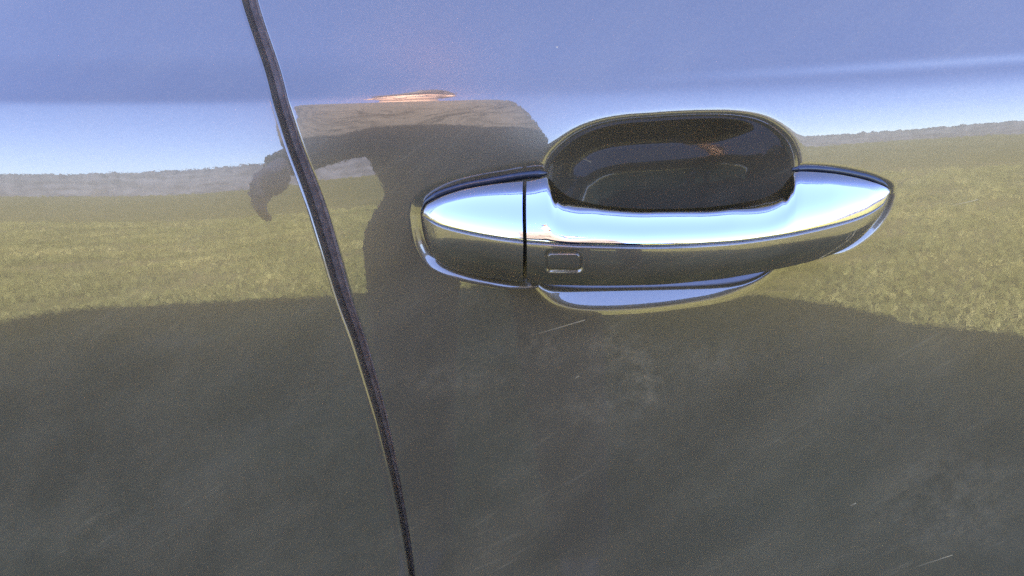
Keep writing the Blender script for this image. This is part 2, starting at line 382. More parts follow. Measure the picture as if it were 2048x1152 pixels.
zrows = graded(SILL, BELT, lambda z: 0.0007 if CAM[2] - 0.235 < z < 1.13 and z > _cc[1] - 0.08 and z < crease_z(0) + 0.03 else (0.0025 if z > 0.70 else 0.008))
def hem(P_edge, dirx, rad=0.0016, deep=0.016):
    """columns that roll the sheet edge inwards; P_edge (n,3) -> list of (n,3), ordered away from the panel"""
    cols = []
    for ph in np.radians([12, 25, 40, 55, 70, 82, 92]):
        c = P_edge.copy(); c[:, 0] += dirx * rad * math.sin(ph); c[:, 1] += rad * (1 - math.cos(ph)); cols.append(c)
    c = cols[-1].copy(); c[:, 1] += deep; cols.append(c)
    return cols
# front door (right of the gap): columns are dense around the handle
FX1 = 0.98
fx = graded(0.0, FX1 - gx_front(0.93), lambda u: 0.0006 if 0.012 < u + gx_front(0.93) + 0.075 < 0.285 else 0.006)
Z, U = np.meshgrid(zrows, fx / fx[-1], indexing='ij')
HR = 0.0016
XG = gx_front(Z) + HR
X = XG + U * (FX1 - XG)
Y = door_y(X, Z)
P = np.stack([X, Y, Z], axis=2)
for c in hem(P[:, 0], -1, HR): P = np.concatenate([c[:, None], P], axis=1)
front_door = grid_obj('front_door', P, M_PAINT, car)
# rear door (left of the gap)
zr2 = graded(SILL, BELT, lambda z: 0.0010 if crease_z(-0.1) - 0.05 < z < crease_z(-0.1) + 0.03 else (0.0035 if z > 0.70 else 0.010))
rx = graded(-1.02, gx_rear(0.93), lambda u: 0.004 if u > -0.45 else 0.02)
Z, U = np.meshgrid(zr2, (rx - rx[0]) / (rx[-1] - rx[0]), indexing='ij')
XG = gx_rear(Z) - HR
X = rx[0] + U * (XG - rx[0])
P = np.stack([X, skin(X, Z), Z], axis=2)
for c in hem(P[:, -1], +1, HR): P = np.concatenate([P, c[:, None]], axis=1)
rear_door = grid_obj('rear_door', P, M_PAINT2, car)
# rubber seal on the pillar, seen down the gap between the doors
zz = np.linspace(SILL, BELT, 120); xa, xb = gx_rear(zz), gx_front(zz)
cols = []
for f, dy in ((-0.9, 0.0105), (-0.1, 0.0100), (0.25, 0.0098), (0.50, 0.0094), (0.56, 0.0076), (0.60, 0.0070), (0.95, 0.0068), (1.3, 0.0070), (1.9, 0.008)):
    x = xa + (xb - xa) * f; cols.append(np.stack([x, skin(x, zz) + dy, zz], axis=1))
grid_obj('door_seal', np.stack(cols, axis=1), M_RUBBER, car)

# ---- door handle: grip, end cap, two chrome strips, sensor button
capT = fn([(845, 424), (848, 415), (856, 406), (894, 388), (932, 377), (983, 368), (1046, 361)])
capM = fn([(845, 431), (860, 437), (889, 449), (958, 465), (1000, 472), (1046, 478)])
capB = fn([(845, 437), (850, 463), (859, 494), (869, 514), (887, 527), (932, 542), (983, 552), (1046, 560)])
gripT = fn([(1053, 361), (1093, 355), (1100, 358), (1115, 375), (1135, 391), (1161, 401), (1211, 411), (1300, 417.5), (1401, 415), (1478, 406), (1528, 395), (1561, 377), (1578, 357), (1588, 346), (1602, 343), (1655, 346), (1706, 354), (1757, 368), (1774, 376), (1778, 380)])
gripM = fn([(1053, 479), (1161, 486), (1300, 488), (1452, 481), (1554, 468.5), (1655, 448), (1732, 425), (1767, 405), (1778, 386)])
gripB = fn([(1053, 561), (1110, 566), (1200, 567.5), (1300, 566), (1452, 552), (1554, 534.5), (1630, 517), (1681, 499), (1719, 476), (1752, 443), (1775, 405), (1778, 392)])
dT = fn([(845, 2), (894, 4), (1046, 6), (1053, 6), (1100, 7), (1200, 20), (1320, 24), (1450, 21), (1560, 9), (1600, 6), (1700, 4), (1778, 2)])
dM = fn([(845, 3), (860, 9), (889, 16), (958, 25), (1046, 32), (1161, 37), (1300, 40), (1452, 38), (1554, 33), (1655, 25), (1732, 14), (1767, 6), (1778, 3)])
dB = fn([(845, 2.5), (859, 3), (887, 6), (958, 12), (1046, 20), (1110, 28), (1300, 34), (1452, 32), (1554, 26), (1655, 16), (1719, 8), (1778, 2)])
def bez(p0, p1, p2, p3, n):
    t = np.linspace(0, 1, n)[None, :, None]
    return (1 - t) ** 3 * p0[:, None] + 3 * (1 - t) ** 2 * t * p1[:, None] + 3 * (1 - t) * t * t * p2[:, None] + t ** 3 * p3[:, None]
def handle_piece(xs, T, Mx, B, name_body, name_chrome, parent, dent=None):
    k = len(xs)
    pT, pM, pB = at(xs, T(xs), dT(xs) * 1e-3), at(xs, Mx(xs), dM(xs) * 1e-3), at(xs, B(xs), dB(xs) * 1e-3)
    # keep each section roughly in its own plane
    size = np.clip((pT[:, 2] - pB[:, 2]) / 0.030, 0.03, 1)[:, None]
    dz = (pM - pT)
    out = np.array([0, -1.0, 0]); up = np.array([0, 0, 1.0])
    H = (pT[:, 2] - pM[:, 2])[:, None]; D = (pT[:, 1] - pM[:, 1])[:, None]; sx = dz[:, :1] * np.array([1.0, 0, 0])
    # chrome: rolls over from the rear edge, nearly level, then down to a rounded nose
    r = 0.0016 * size
    pTi = pT + (-out) * r * 0.9 - up * r * 1.3                      # rear lip, turned under
    roll = bez(pTi, pTi + up * r * 0.9, pT - out * r * 0.7, pT + out * r * 0.25 - up * r * 0.04, 9)[:, :-1]
    face = bez(pT + out * r * 0.25 - up * r * 0.04, pT + out * D * 0.56 - up * H * 0.22 + sx * 0.3, pM + up * H * 0.44 - out * D * 0.085 - sx * 0.3, pM, 44)
    nose = bez(pM, pM - up * r * 0.55 + out * r * 0.06, pM - up * r * 0.9 - out * r * 0.25, pM - up * r * 1.0 - out * r * 0.9, 6)[:, 1:]
    ch = np.concatenate([roll, face, nose], axis=1)
    grid_obj(name_chrome, ch.transpose(1, 0, 2)[::-1], M_CHROME, None)
    chrome = bpy.context.scene.collection.objects[-1] if False else COL.objects[-1]
    # painted body: bevel under the chrome, convex face, round lower edge, back of the grip
    q0 = pM - up * r * 0.75 - out * r * 0.9
    q1 = pM - up * r * 0.85 + out * r * 0.10
    q2 = pM - up * r * 1.6 + out * r * 0.42
    Hb = (q2[:, 2] - pB[:, 2])[:, None]; Db = (pB[:, 1] - q2[:, 1])[:, None]; sb = (pB - q2)[:, :1] * np.array([1.0, 0, 0])
    bev = bez(q0, q0 * 0.5 + q1 * 0.5, q1, q1, 4)[:, :-1]
    bev2 = bez(q1, q1 + out * r * 0.30 - up * r * 0.25, q2 + up * r * 0.4, q2, 7)[:, :-1]
    fc = bez(q2, q2 - up * Hb * 0.50 + sb * 0.33 - out * Db * 0.02, pB + up * Hb * 0.22 + out * Db * 0.50 - sb * 0.33, pB, 52)
    rb = 0.0030 * size
    b1 = pB - out * rb * 1.2 - up * rb * 0.55
    low = bez(pB, pB - up * rb * 0.45 - out * rb * 0.25, b1 + out * rb * 0.5, b1, 8)[:, 1:]
    yskin = skin(pB[:, 0], pB[:, 2])
    depth_b = np.minimum(0.016, (yskin - b1[:, 1]) * 0.85)[:, None]
    b2 = b1 - out * np.maximum(depth_b, 0.0004) + up * 0.001 * size
    b3 = pTi - up * 0.004 * size - out * 0.0005
    back = bez(b1, b2, b2, b2 * 0.4 + b3 * 0.6, 8)[:, 1:]; back2 = bez(b2 * 0.4 + b3 * 0.6, b3, b3, pTi - out * 0.0003, 6)[:, 1:]
    body = np.concatenate([bev, bev2, fc, low, back, back2], axis=1)
    if dent is not None:
        N = grid_normals(body); N = N * np.sign(np.sum(N * (CAM - body), axis=2).mean())
        body = dent(body, N)
    grid_obj(name_body, body.transpose(1, 0, 2)[::-1], M_GRIP, None)
    ob = COL.objects[-1]
    # end faces close the piece at the seam
    loop_i = 0 if xs[0] > 1050 else -1
    ring = np.concatenate([ch[loop_i], body[loop_i][3:]], axis=0); cen = ring.mean(axis=0)
    V = np.vstack([ring, cen[None]]); n = len(ring)
    face_ob = raw_mesh('seam_face', V, [[i, (i + 1) % n, n] for i in range(n)], M_PLASTIC, None, False)
    return ob, chrome, face_ob, body
def spaced(a, b, n, ea, eb):
    t = np.linspace(0, 1, n); u = t.copy()
    if ea: u = u ** (1.6)
    if eb: u = 1 - (1 - u) ** (1.6)
    return a + (b - a) * u
BTN = (1127.5, 523.0, 37.0, 20.5, 10.0)     # sensor button on the grip: centre, half sizes, corner radius in picture units
def project(P):
    d = P - CAM; w = d @ fwd
    return W_PX / 2 + F_PX * (d @ c_right) / w, H_PX / 2 - F_PX * (d @ c_up) / w
def rrect(px, py, grow=0.0):
    qx = np.abs(px - BTN[0]) - (BTN[2] + grow - BTN[4]); qy = np.abs(py - BTN[1] + 0.03 * (px - BTN[0]) * 0) - (BTN[3] + grow - BTN[4])
    return BTN[4] - (np.hypot(np.maximum(qx, 0), np.maximum(qy, 0)) + np.minimum(np.maximum(qx, qy), 0))   # + inside
def dent(body, N):
    px, py = project(body); s = rrect(px, py)
    front = body[..., 1] < (skin(body[..., 0], body[..., 2]) - 0.010)
    return body - N * (0.0011 * sstep(-3.5, 2.5, s) * front)[..., None]
xs_cap = spaced(845.0, 1046.0, 90, True, False)
xs_grip = np.unique(np.concatenate([spaced(1053.5, 1560, 190, False, False), np.linspace(1080, 1175, 110), spaced(1560, 1778, 150, False, True)]))
grip, chrome_g, sf1, body_g = handle_piece(xs_grip, gripT, gripM, gripB, 'door_handle', 'chrome_strip', car, dent)
cap, chrome_c, sf2, body_c = handle_piece(xs_cap, capT, capM, capB, 'end_cap', 'chrome_strip', car)
for o, p in ((grip, car), (chrome_g, grip), (cap, grip), (chrome_c, grip), (sf1, grip), (sf2, grip)):
    o.parent = p; o.matrix_parent_inverse = car.matrix_world.inverted() if p is car else Matrix.Identity(4)
for o in (chrome_g, cap, chrome_c, sf1, sf2): o.matrix_parent_inverse = (car.matrix_world @ grip.matrix_parent_inverse).inverted()
# button: a small pillow sitting inside the dent
bu, bv = np.meshgrid(np.linspace(-1, 1, 60), np.linspace(-1, 1, 40), indexing='xy')
bpx = BTN[0] + bu * (BTN[2] - 2.2); bpy_ = BTN[1] + bv * (BTN[3] - 2.2)
_tree_pts = body_g.reshape(-1, 3); _bx, _by = project(_tree_pts)
_sel = (np.abs(_bx - BTN[0]) < 60) & (np.abs(_by - BTN[1]) < 40) & (_tree_pts[:, 1] < -0.02)
_A = np.stack([np.ones(_sel.sum()), _bx[_sel], _by[_sel], _bx[_sel] * _by[_sel], _bx[_sel] ** 2, _by[_sel] ** 2, _by[_sel] ** 3], axis=1)
_inv = np.linalg.lstsq(_A, np.linalg.norm(_tree_pts[_sel] - CAM, axis=1) / np.linalg.norm(ray(_bx[_sel], _by[_sel]), axis=1), rcond=None)[0]
qx, qy = bpx, bpy_
_d = np.stack([np.ones(qx.shape), qx, qy, qx * qy, qx ** 2, qy ** 2, qy ** 3], axis=-1) @ _inv
s = rrect(qx, qy, -2.2)
btn = CAM + ray(qx, qy) * (_d - 0.0003 + 0.0011 * (1 - sstep(-0.5, 5.0, s)))[..., None]
F = grid_faces(40, 60)
keep = (s.ravel()[F] > -0.5).all(axis=1)
button = raw_mesh('sensor_button', btn.reshape(-1, 3), F[keep][:, ::-1].copy(), M_PAINT2, None)
button.parent = grip; button.matrix_parent_inverse = (car.matrix_world @ grip.matrix_parent_inverse).inverted()
# gaskets under both ends of the handle
g1 = np.array([(1094, 347), (1060, 350), (1030, 354), (985, 362), (932, 372), (894, 383), (866, 395), (850, 406), (843, 420)], float)
g2 = np.array([(1586, 340), (1606, 338), (1655, 340), (1706, 348), (1757, 363), (1775, 374), (1781, 386)], float)
for g, rd in ((g1, 0.0020), (g2, 0.0020)):
    c = smooth_curve(g, 90); p = at(c[:, 0], c[:, 1], 0.0)
    p[:, 1] += 0.0016
    r_ = np.full(len(p), rd); r_[:6] *= np.linspace(0.3, 1, 6); r_[-14:] *= np.linspace(1, 0.25, 14)
    o = tube('gasket', p, r_, M_GASKET, None, 14); o.parent = grip; o.matrix_parent_inverse = (car.matrix_world @ grip.matrix_parent_inverse).inverted()

# ---- the rest of the car, which shades the door and shows in the chrome
WHEELS = [(1.50, 0.37), (-1.75, 0.37)]
def outside_arches(c):
    k = np.ones(len(c), bool)
    for wx, wz in WHEELS: k &= np.hypot(c[:, 0] - wx, c[:, 2] - wz) > 0.40
    return k
def side_panel(name, x0, x1, fx_end, z0=SILL, top=None):
    zs = graded(z0, BELT, lambda z: 0.004 if abs(z - crease_z(0.3)) < 0.05 else 0.015); xs = np.linspace(x0, x1, 60)
    Zg, Xg = np.meshgrid(zs, xs, indexing='ij')
    Yg = skin(Xg, Zg) + fx_end(Xg)
    if top is not None:
        zt = top(Xg); Zg = z0 + (Zg - z0) * (zt - z0) / (BELT - z0)
    return grid_obj(name, np.stack([Xg, Yg, Zg], axis=2), M_PAINT2, car, outside_arches)
side_panel('front_wing', FX1 + 0.004, 2.25, lambda x: 0.5 * np.clip((x - 1.5) / 0.75, 0, 1) ** 2.4, top=lambda x: BELT - 0.20 * np.clip((x - 1.0) / 1.25, 0, 1) ** 1.5)
side_panel('rear_wing', -3.10, -1.024, lambda x: 0.35 * np.clip((-2.4 - x) / 0.7, 0, 1) ** 2.4)  # overlong out of view, follows the tail stretched for its shadow
YC = 0.95                                       # car centre line
def glasshouse():
    yb = float(skin(0.0, BELT))
    st = [(1.50, BELT - 0.02), (1.14, 1.36), (0.80, 1.535), (0.35, 1.61), (-0.3, 1.635), (-1.2, 1.635), (-2.3, 1.62), (-2.75, 1.56), (-3.05, BELT + 0.05)]  # roofline drawn out front and rear to shape the shadow on the grass
    return yb, smooth_curve(np.array(st), 60)
yb, RL = glasshouse()
def rail_y(z): return yb + 0.012 + (z - BELT) * math.tan(R(27))
# window panes
def pane(name, poly):
    p = np.array(poly, float); n = len(p); V = np.stack([p[:, 0], rail_y(p[:, 1]) + 0.006, p[:, 1]], axis=1)
    V2 = V + np.array([0, 0.005, 0.001]); F = [list(range(n)), list(range(n, 2 * n))[::-1]] + [[i, n + i, n + (i + 1) % n, (i + 1) % n] for i in range(n)]
    return raw_mesh(name, np.vstack([V, V2]), F, M_GLASS, car, False)
roof_at = lambda x: np.interp(x, RL[::-1, 0], RL[::-1, 1])
gx_top = float(gx_front(BELT))
pane('front_window', [(gx_top + 0.03, BELT + 0.004), (1.33, BELT + 0.004), (1.05, roof_at(1.05) - 0.06), (0.40, roof_at(0.40) - 0.05), (0.0, roof_at(0) - 0.045), (gx_top - 0.10, roof_at(gx_top - 0.1) - 0.045)])
pane('rear_window', [(-1.05, BELT + 0.004), (gx_top - 0.04, BELT + 0.004), (gx_top - 0.17, roof_at(gx_top) - 0.045), (-0.6, roof_at(-0.6) - 0.045), (-1.15, roof_at(-1.15) - 0.05)])
# roof, bonnet, far side and an unseen tail lengthened to stretch the shadow
secs = []
xs_shell = np.concatenate([np.linspace(2.25, 1.50, 10), RL[1:-1, 0], [-3.05, -3.12]])
prof = []
for x in xs_shell:
    if x >= 1.50: zt = BELT - 0.20 * min(max((x - 1.0) / 1.25, 0), 1) ** 1.5 + 0.004; gl = False
    elif x <= -3.05: zt = BELT + 0.03; gl = False
    else: zt = float(roof_at(x)); gl = True
    end = 0.5 * max(0, min(1, (x - 1.5) / 0.75)) ** 2.4 + 0.35 * max(0, min(1, (-2.4 - x) / 0.7)) ** 2.4
    y0 = float(skin(x, BELT)) + end + 0.010
    yr = y0 + max(0, zt - BELT) * math.tan(R(27)) + 0.008
    sec = [(y0 + 0.012, min(BELT - 0.02, zt - 0.01)), (yr + 0.006, zt - 0.03), (yr + 0.018, zt - 0.006), (yr + 0.06, zt + 0.014), (YC, zt + (0.05 if not gl else 0.045))]
    sec += [(2 * YC - y, z) for y, z in sec[-2::-1]] + [(2 * YC + 0.01 - end * 0 - y0, 0.75), (2 * YC - y0 - 0.02, SILL)]
    prof.append([(x, y, z) for y, z in sec])
grid_obj('body_shell', np.array(prof), M_PAINT2, car)
# belt moulding, sill, mirror, underbody
xs = np.linspace(-2.3, 1.42, 90)
tube('window_trim', np.stack([xs, skin(xs, BELT) + 0.006, np.full(90, BELT + 0.002)], axis=1), 0.008, M_PLASTIC, car, 10)
xs = np.linspace(-0.98, 1.08, 40); tube('sill', np.stack([xs, skin(xs, SILL) + 0.05, np.full(40, SILL - 0.02)], axis=1), 0.06, M_PLASTIC, car, 14)
bm = bmesh.new(); bmesh.ops.create_cube(bm, size=1)
for v in bm.verts: v.co = Vector((-0.4 + v.co.x * 4.9, YC + v.co.y * 1.5, 0.45 + v.co.z * 0.4))
bm_obj('underbody', bm, M_PLASTIC, car)
for wx, wz in WHEELS:
    for side in (0, 1):
        yw = 0.10 if side == 0 else 2 * YC - 0.10 - 0.22
        bm = bmesh.new(); ang = np.linspace(0, 2 * math.pi, 48, endpoint=False)
        pr = [(0.235, 0.02), (0.30, 0.0), (0.345, 0.012), (0.368, 0.04), (0.368, 0.18), (0.345, 0.21), (0.235, 0.20)]
        vs = [[bm.verts.new((wx + r_ * math.cos(a), yw + y_, wz + r_ * math.sin(a))) for r_, y_ in pr] for a in ang]
        for i in range(48):
            for j in range(len(pr)): bm.faces.new((vs[i][j], vs[(i + 1) % 48][j], vs[(i + 1) % 48][(j + 1) % len(pr)], vs[i][(j + 1) % len(pr)]))
        w = bm_obj('wheel', bm, M_TYRE, car, True)
        bm = bmesh.new(); yf = yw + 0.03 if side == 0 else yw + 0.18
        for k in range(5):
            a0 = 2 * math.pi * k / 5 + 0.3
            pts = [(0.03, a0 - 0.5), (0.225, a0 - 0.20), (0.225, a0 + 0.20), (0.03, a0 + 0.5)]
            lo = [bm.verts.new((wx + r_ * math.cos(a), yf, wz + r_ * math.sin(a))) for r_, a in pts]; hi = [bm.verts.new((v.co.x, yf + 0.04, v.co.z)) for v in lo]
            bm.faces.new(lo); bm.faces.new(hi[::-1])
            for i in range(4): bm.faces.new((lo[i], lo[(i + 1) % 4], hi[(i + 1) % 4], hi[i]))
        rim = [[bm.verts.new((wx + r_ * math.cos(a), yw + y_, wz + r_ * math.sin(a))) for r_, y_ in ((0.236, 0.02), (0.236, 0.2), (0.222, 0.2), (0.222, 0.02))] for a in ang]
        for i in range(48):
            for j in range(4): bm.faces.new((rim[i][j], rim[(i + 1) % 48][j], rim[(i + 1) % 48][(j + 1) % 4], rim[i][(j + 1) % 4]))
        o = bm_obj('rim', bm, M_ALLOY, None); o.parent = w; o.matrix_parent_inverse = car.matrix_world.copy()
        o.matrix_parent_inverse = (car.matrix_world @ w.matrix_parent_inverse).inverted()

# ------------------------------------------------------------------ ground, grass, hills
def ground_mat():
    mt, nt, b = new_mat('meadow'); N, L = nt.nodes, nt.links
    tc = N.new('ShaderNodeTexCoord')
    n1 = N.new('ShaderNodeTexNoise'); n1.inputs['Scale'].default_value = 1.3; n1.inputs['Detail'].default_value = 8; n1.inputs['Roughness'].default_value = 0.68
    n2 = N.new('ShaderNodeTexNoise'); n2.inputs['Scale'].default_value = 0.05; n2.inputs['Detail'].default_value = 5
    n3 = N.new('ShaderNodeTexNoise'); n3.inputs['Scale'].default_value = 14; n3.inputs['Detail'].default_value = 4
    for n in (n1, n2, n3): L.new(tc.outputs['Object'], n.inputs['Vector'])
    v = math_node(nt, 'ADD', math_node(nt, 'MULTIPLY', n1.outputs['Fac'], 0.55), math_node(nt, 'ADD', math_node(nt, 'MULTIPLY', n2.outputs['Fac'], 0.25), math_node(nt, 'MULTIPLY', n3.outputs['Fac'], 0.2)))
    rp = N.new('ShaderNodeValToRGB'); cr = rp.color_ramp
    cr.elements[0].position = 0.36; cr.elements[0].color = (0.058, 0.060, 0.016, 1)
    cr.elements[1].position = 0.66; cr.elements[1].color = (0.180, 0.155, 0.080, 1)
    e = cr.elements.new(0.50); e.color = (0.105, 0.106, 0.034, 1)
    L.new(v, rp.inputs['Fac']); L.new(rp.outputs['Color'], b.inputs['Base Color'])
    setp(b, Roughness=0.95, Specular_IOR_Level=0.1)
    bp = N.new('ShaderNodeBump'); bp.inputs['Strength'].default_value = 0.8; bp.inputs['Distance'].default_value = 0.12
    L.new(n1.outputs['Fac'], bp.inputs['Height']); L.new(bp.outputs['Normal'], b.inputs['Normal'])
    return mt
M_MEADOW = ground_mat()
rs = np.concatenate([[0.0], np.geomspace(0.5, 9000, 70)]); th = np.linspace(0, 2 * math.pi, 97)
def terr(x, y):
    d = np.hypot(x, y); return -0.00 + np.clip((d - 40) / 2000, 0, 2.0) * 0
Pg = np.array([[(r_ * math.cos(a), r_ * math.sin(a), 0.0) for a in th] for r_ in rs])
g = raw_mesh('ground', Pg.reshape(-1, 3), grid_faces(len(rs), len(th)), M_MEADOW, None, True); g['kind'] = 'structure'
# blades of grass between the car and about twelve metres out
def blades(n):
    d = 0.15 + 11.5 * rng.random(n) ** 1.25; a = rng.uniform(-1.0, 1.0, n)
    x = a * (1.6 + 0.75 * d); y = -d
    clump = np.sin(x * 3.1 + 1.3 * np.sin(y * 2.3)) * np.sin(y * 2.7 + 0.8 * np.sin(x * 1.9)) + 0.6 * np.sin(x * 7.7 + y * 5.1)
    k = rng.random(n) < 0.45 + 0.35 * np.clip(clump, -1, 1); x, y, clump = x[k], y[k], clump[k]; n = len(x)
    h = rng.uniform(0.018, 0.055, n) * (1.0 + 0.35 * np.clip(clump, -1, 1)); w = rng.uniform(0.0012, 0.0028, n) * (1 + 0.10 * -y)
    t = rng.uniform(0, 2 * math.pi, n); lean = rng.uniform(0.2, 1.1, n) * h; la = rng.uniform(0, 2 * math.pi, n)
    B = np.stack([x, y, np.zeros(n)], 1); S_ = np.stack([np.cos(t), np.sin(t), np.zeros(n)], 1) * w[:, None]
    Ld = np.stack([np.cos(la) * lean, np.sin(la) * lean, np.zeros(n)], 1); up = np.stack([np.zeros(n), np.zeros(n), h], 1)
    V = np.stack([B - S_, B + S_, B + S_ * 0.7 + Ld * 0.35 + up * 0.6, B - S_ * 0.7 + Ld * 0.35 + up * 0.6, B + Ld + up * 0.95], 1).reshape(-1, 3)
    i = np.arange(n) * 5
    F = np.concatenate([np.stack([i, i + 1, i + 2], 1), np.stack([i, i + 2, i + 3], 1), np.stack([i + 3, i + 2, i + 4], 1)])
    return V, F
mt, nt, b = new_mat('grass_blade'); geo = nt.nodes.new('ShaderNodeNewGeometry'); rp = nt.nodes.new('ShaderNodeValToRGB')
rp.color_ramp.elements[0].color = (0.050, 0.060, 0.014, 1); rp.color_ramp.elements[1].color = (0.24, 0.23, 0.10, 1)
e = rp.color_ramp.elements.new(0.55); e.color = (0.095, 0.105, 0.028, 1)
tcg = nt.nodes.new('ShaderNodeTexCoord'); pn = nt.nodes.new('ShaderNodeTexNoise'); pn.inputs['Scale'].default_value = 1.1; pn.inputs['Detail'].default_value = 6; pn.inputs['Roughness'].default_value = 0.65
nt.links.new(tcg.outputs['Object'], pn.inputs['Vector'])
nt.links.new(math_node(nt, 'ADD', math_node(nt, 'MULTIPLY', geo.outputs['Random Per Island'], 0.55), math_node(nt, 'MULTIPLY', math_node(nt, 'SUBTRACT', pn.outputs['Fac'], 0.36), 1.9), True), rp.inputs['Fac']); nt.links.new(rp.outputs['Color'], b.inputs['Base Color']); setp(b, Roughness=0.7)
V, F = blades(480000)
gr = raw_mesh('grass', V, F, mt, None, False); gr['kind'] = 'stuff'; gr['label'] = 'short dry yellow green meadow grass beside the car'
# wooded ridge
M_WOOD = plain('far_woodland', (0.075, 0.080, 0.105), 0.95, noise=0.35, scale=0.03, Specular_IOR_Level=0.0)  # blue-grey of the distant air is put into the wood's colour
A = np.linspace(R(150), R(390), 900)
ridge = 92 + 22 * np.sin(A * 3.1 + 0.7) + 9 * np.sin(A * 7.3) + 3 * np.sin(A * 23) + 2.0 * rng.normal(size=900)
rows = []
for f, dist in ((0.0, 1250), (0.25, 1290), (0.6, 1350), (0.85, 1420), (1.0, 1500), (0.5, 1800), (-0.02, 2300)):
    h = ridge * f + (rng.normal(size=900) * 2.0 if 0 < f < 1 else 0)
    rows.append(np.stack([dist * np.cos(A), dist * np.sin(A), h - 0.5], 1))
hl = raw_mesh('hills', np.array(rows).reshape(-1, 3), grid_faces(7, 900), M_WOOD, None, False); hl['kind'] = 'structure'

# ------------------------------------------------------------------ lone bare tree on the field
def lone_tree(loc, H):
    root = empty('bare_tree', loc, 'small bare tree standing alone far out on the field below the ridge', 'tree')
    M_BARK = plain('bark', (0.10, 0.085, 0.07), 0.9, noise=0.4, scale=2)
    r_ = random.Random(3)
    def branchy(p, d, L, rad, lev, acc):
        n = 5; pts = [p]
        for i in range(n):
            d = (d + Vector((r_.gauss(0, .13), r_.gauss(0, .13), r_.gauss(0.03, .08)))).normalized(); p = p + d * L / n; pts.append(p)
        acc.append((pts, rad))
        if lev > 0:
            for k in range(4):
                q = pts[2 + k % 4]; nd = (d + Vector((r_.gauss(0, .7), r_.gauss(0, .7), r_.gauss(0.1, .4)))).normalized()
                branchy(q, nd, L * r_.uniform(.5, .75), rad * .55, lev - 1, acc)
    acc = []; branchy(Vector(loc), Vector((0.05, 0, 1)), H * .55, H * .03, 3, acc)
    for nm, items in (('trunk', acc[:1]), ('crown', acc[1:])):
        V, F = [], []
        for pts, rad in items:
            b0 = len(V)
            for i, p in enumerate(pts):
                rr = rad * (1 - .6 * i / (len(pts) - 1))
                for k in range(5): V.append((p.x + rr * math.cos(k * 1.2566), p.y + rr * math.sin(k * 1.2566), p.z))
            for i in range(len(pts) - 1):
                for k in range(5): F.append([b0 + i * 5 + k, b0 + i * 5 + (k + 1) % 5, b0 + i * 5 + 5 + (k + 1) % 5, b0 + i * 5 + 5 + k])
        raw_mesh(nm, V, F, M_BARK, root)
lone_tree((-150, -215, 0), 9.0)

# ------------------------------------------------------------------ the photographer, seen mirrored in the door
def ellipsoid(bm, c, rad, rot=None, seg=20):
    mtx = Matrix.Translation(c) @ (rot.to_4x4() if rot else Matrix.Identity(4)) @ Matrix.Diagonal((*rad, 1))
    bmesh.ops.create_uvsphere(bm, u_segments=seg, v_segments=seg // 2 + 2, radius=1, matrix=mtx)
def limb(bm, pts, seg=14, flat=1.0):
    """tapered capsule chain: (point, radius)"""
    for (p, r0), (q, r1) in zip(pts[:-1], pts[1:]):
        p, q = Vector(p), Vector(q); d = q - p; rot = d.to_track_quat('Z', 'Y').to_matrix().to_4x4()
        bmesh.ops.create_cone(bm, cap_ends=True, segments=seg, radius1=r0, radius2=r1, depth=d.length, matrix=Matrix.Translation((p + q) / 2) @ rot)
        for c, r_ in ((p, r0), (q, r1)): bmesh.ops.create_uvsphere(bm, u_segments=seg, v_segments=seg // 2 + 1, radius=r_, matrix=Matrix.Translation(c))
def fused(name, bm, mat, parent, vox, smooth=6):
    o = bm_obj(name, bm, mat, parent, True)
    md = o.modifiers.new('fuse', 'REMESH'); md.mode = 'VOXEL'; md.voxel_size = vox; md.use_smooth_shade = True
    sm = o.modifiers.new('soften', 'SMOOTH'); sm.factor = 0.5; sm.iterations = smooth
    return o
M_SKIN = plain('skin', (0.50, 0.30, 0.22), 0.55, noise=0.08, scale=30, Subsurface_Weight=0.0)
M_SHIRT = plain('grey_blue_shirt', (0.050, 0.042, 0.040), 0.9, noise=0.2, scale=25, bump=0.3)
_nt = M_SHIRT.node_tree; _n = _nt.nodes.new('ShaderNodeTexNoise'); _n.inputs['Scale'].default_value = 9; _n.inputs['Detail'].default_value = 4; _n.inputs['Distortion'].default_value = 1.5
_tc = _nt.nodes.new('ShaderNodeTexCoord'); _nt.links.new(_tc.outputs['Object'], _n.inputs['Vector'])
_bp = _nt.nodes.new('ShaderNodeBump'); _bp.inputs['Strength'].default_value = 1.0; _bp.inputs['Distance'].default_value = 0.07
_nt.links.new(_n.outputs['Fac'], _bp.inputs['Height']); _nt.links.new(_bp.outputs['Normal'], _nt.nodes['Principled BSDF'].inputs['Normal'])
M_JEANS = plain('dark_trousers', (0.042, 0.038, 0.034), 0.9, noise=0.25, scale=40, bump=0.3)
M_HAIR = plain('brown_hair', (0.035, 0.022, 0.014), 0.6, noise=0.4, scale=150)
M_SHOE = plain('shoe_leather', (0.05, 0.04, 0.035), 0.6, noise=0.2)
M_EYE = plain('eye', (0.7, 0.68, 0.65), 0.2, noise=0.02)
M_PUPIL = plain('pupil', (0.02, 0.015, 0.01), 0.1, noise=0.02)
cx, cy, cz = CAM
px_, py_ = cx - 0.20, -0.86
person = empty('person', (px_ + 0.06, py_, 0), 'person in a dark shirt holding a phone, mirrored in the door', 'person')
HIP = Vector((px_ + 0.045, py_ - 0.02, 0.93)); CH = Vector((px_ - 0.07, py_ + 0.02, 1.27)); NK = Vector((px_ - 0.08, py_ + 0.04, 1.46)); HD = Vector((px_ - 0.08, py_ + 0.10, 1.60))
SR, SL = Vector((px_ + 0.050, py_ + 0.02, 1.395)), Vector((px_ - 0.235, py_ + 0.01, 1.385))
PH = Vector((cx, cy - 0.016, cz))                      # phone, its lens at the camera
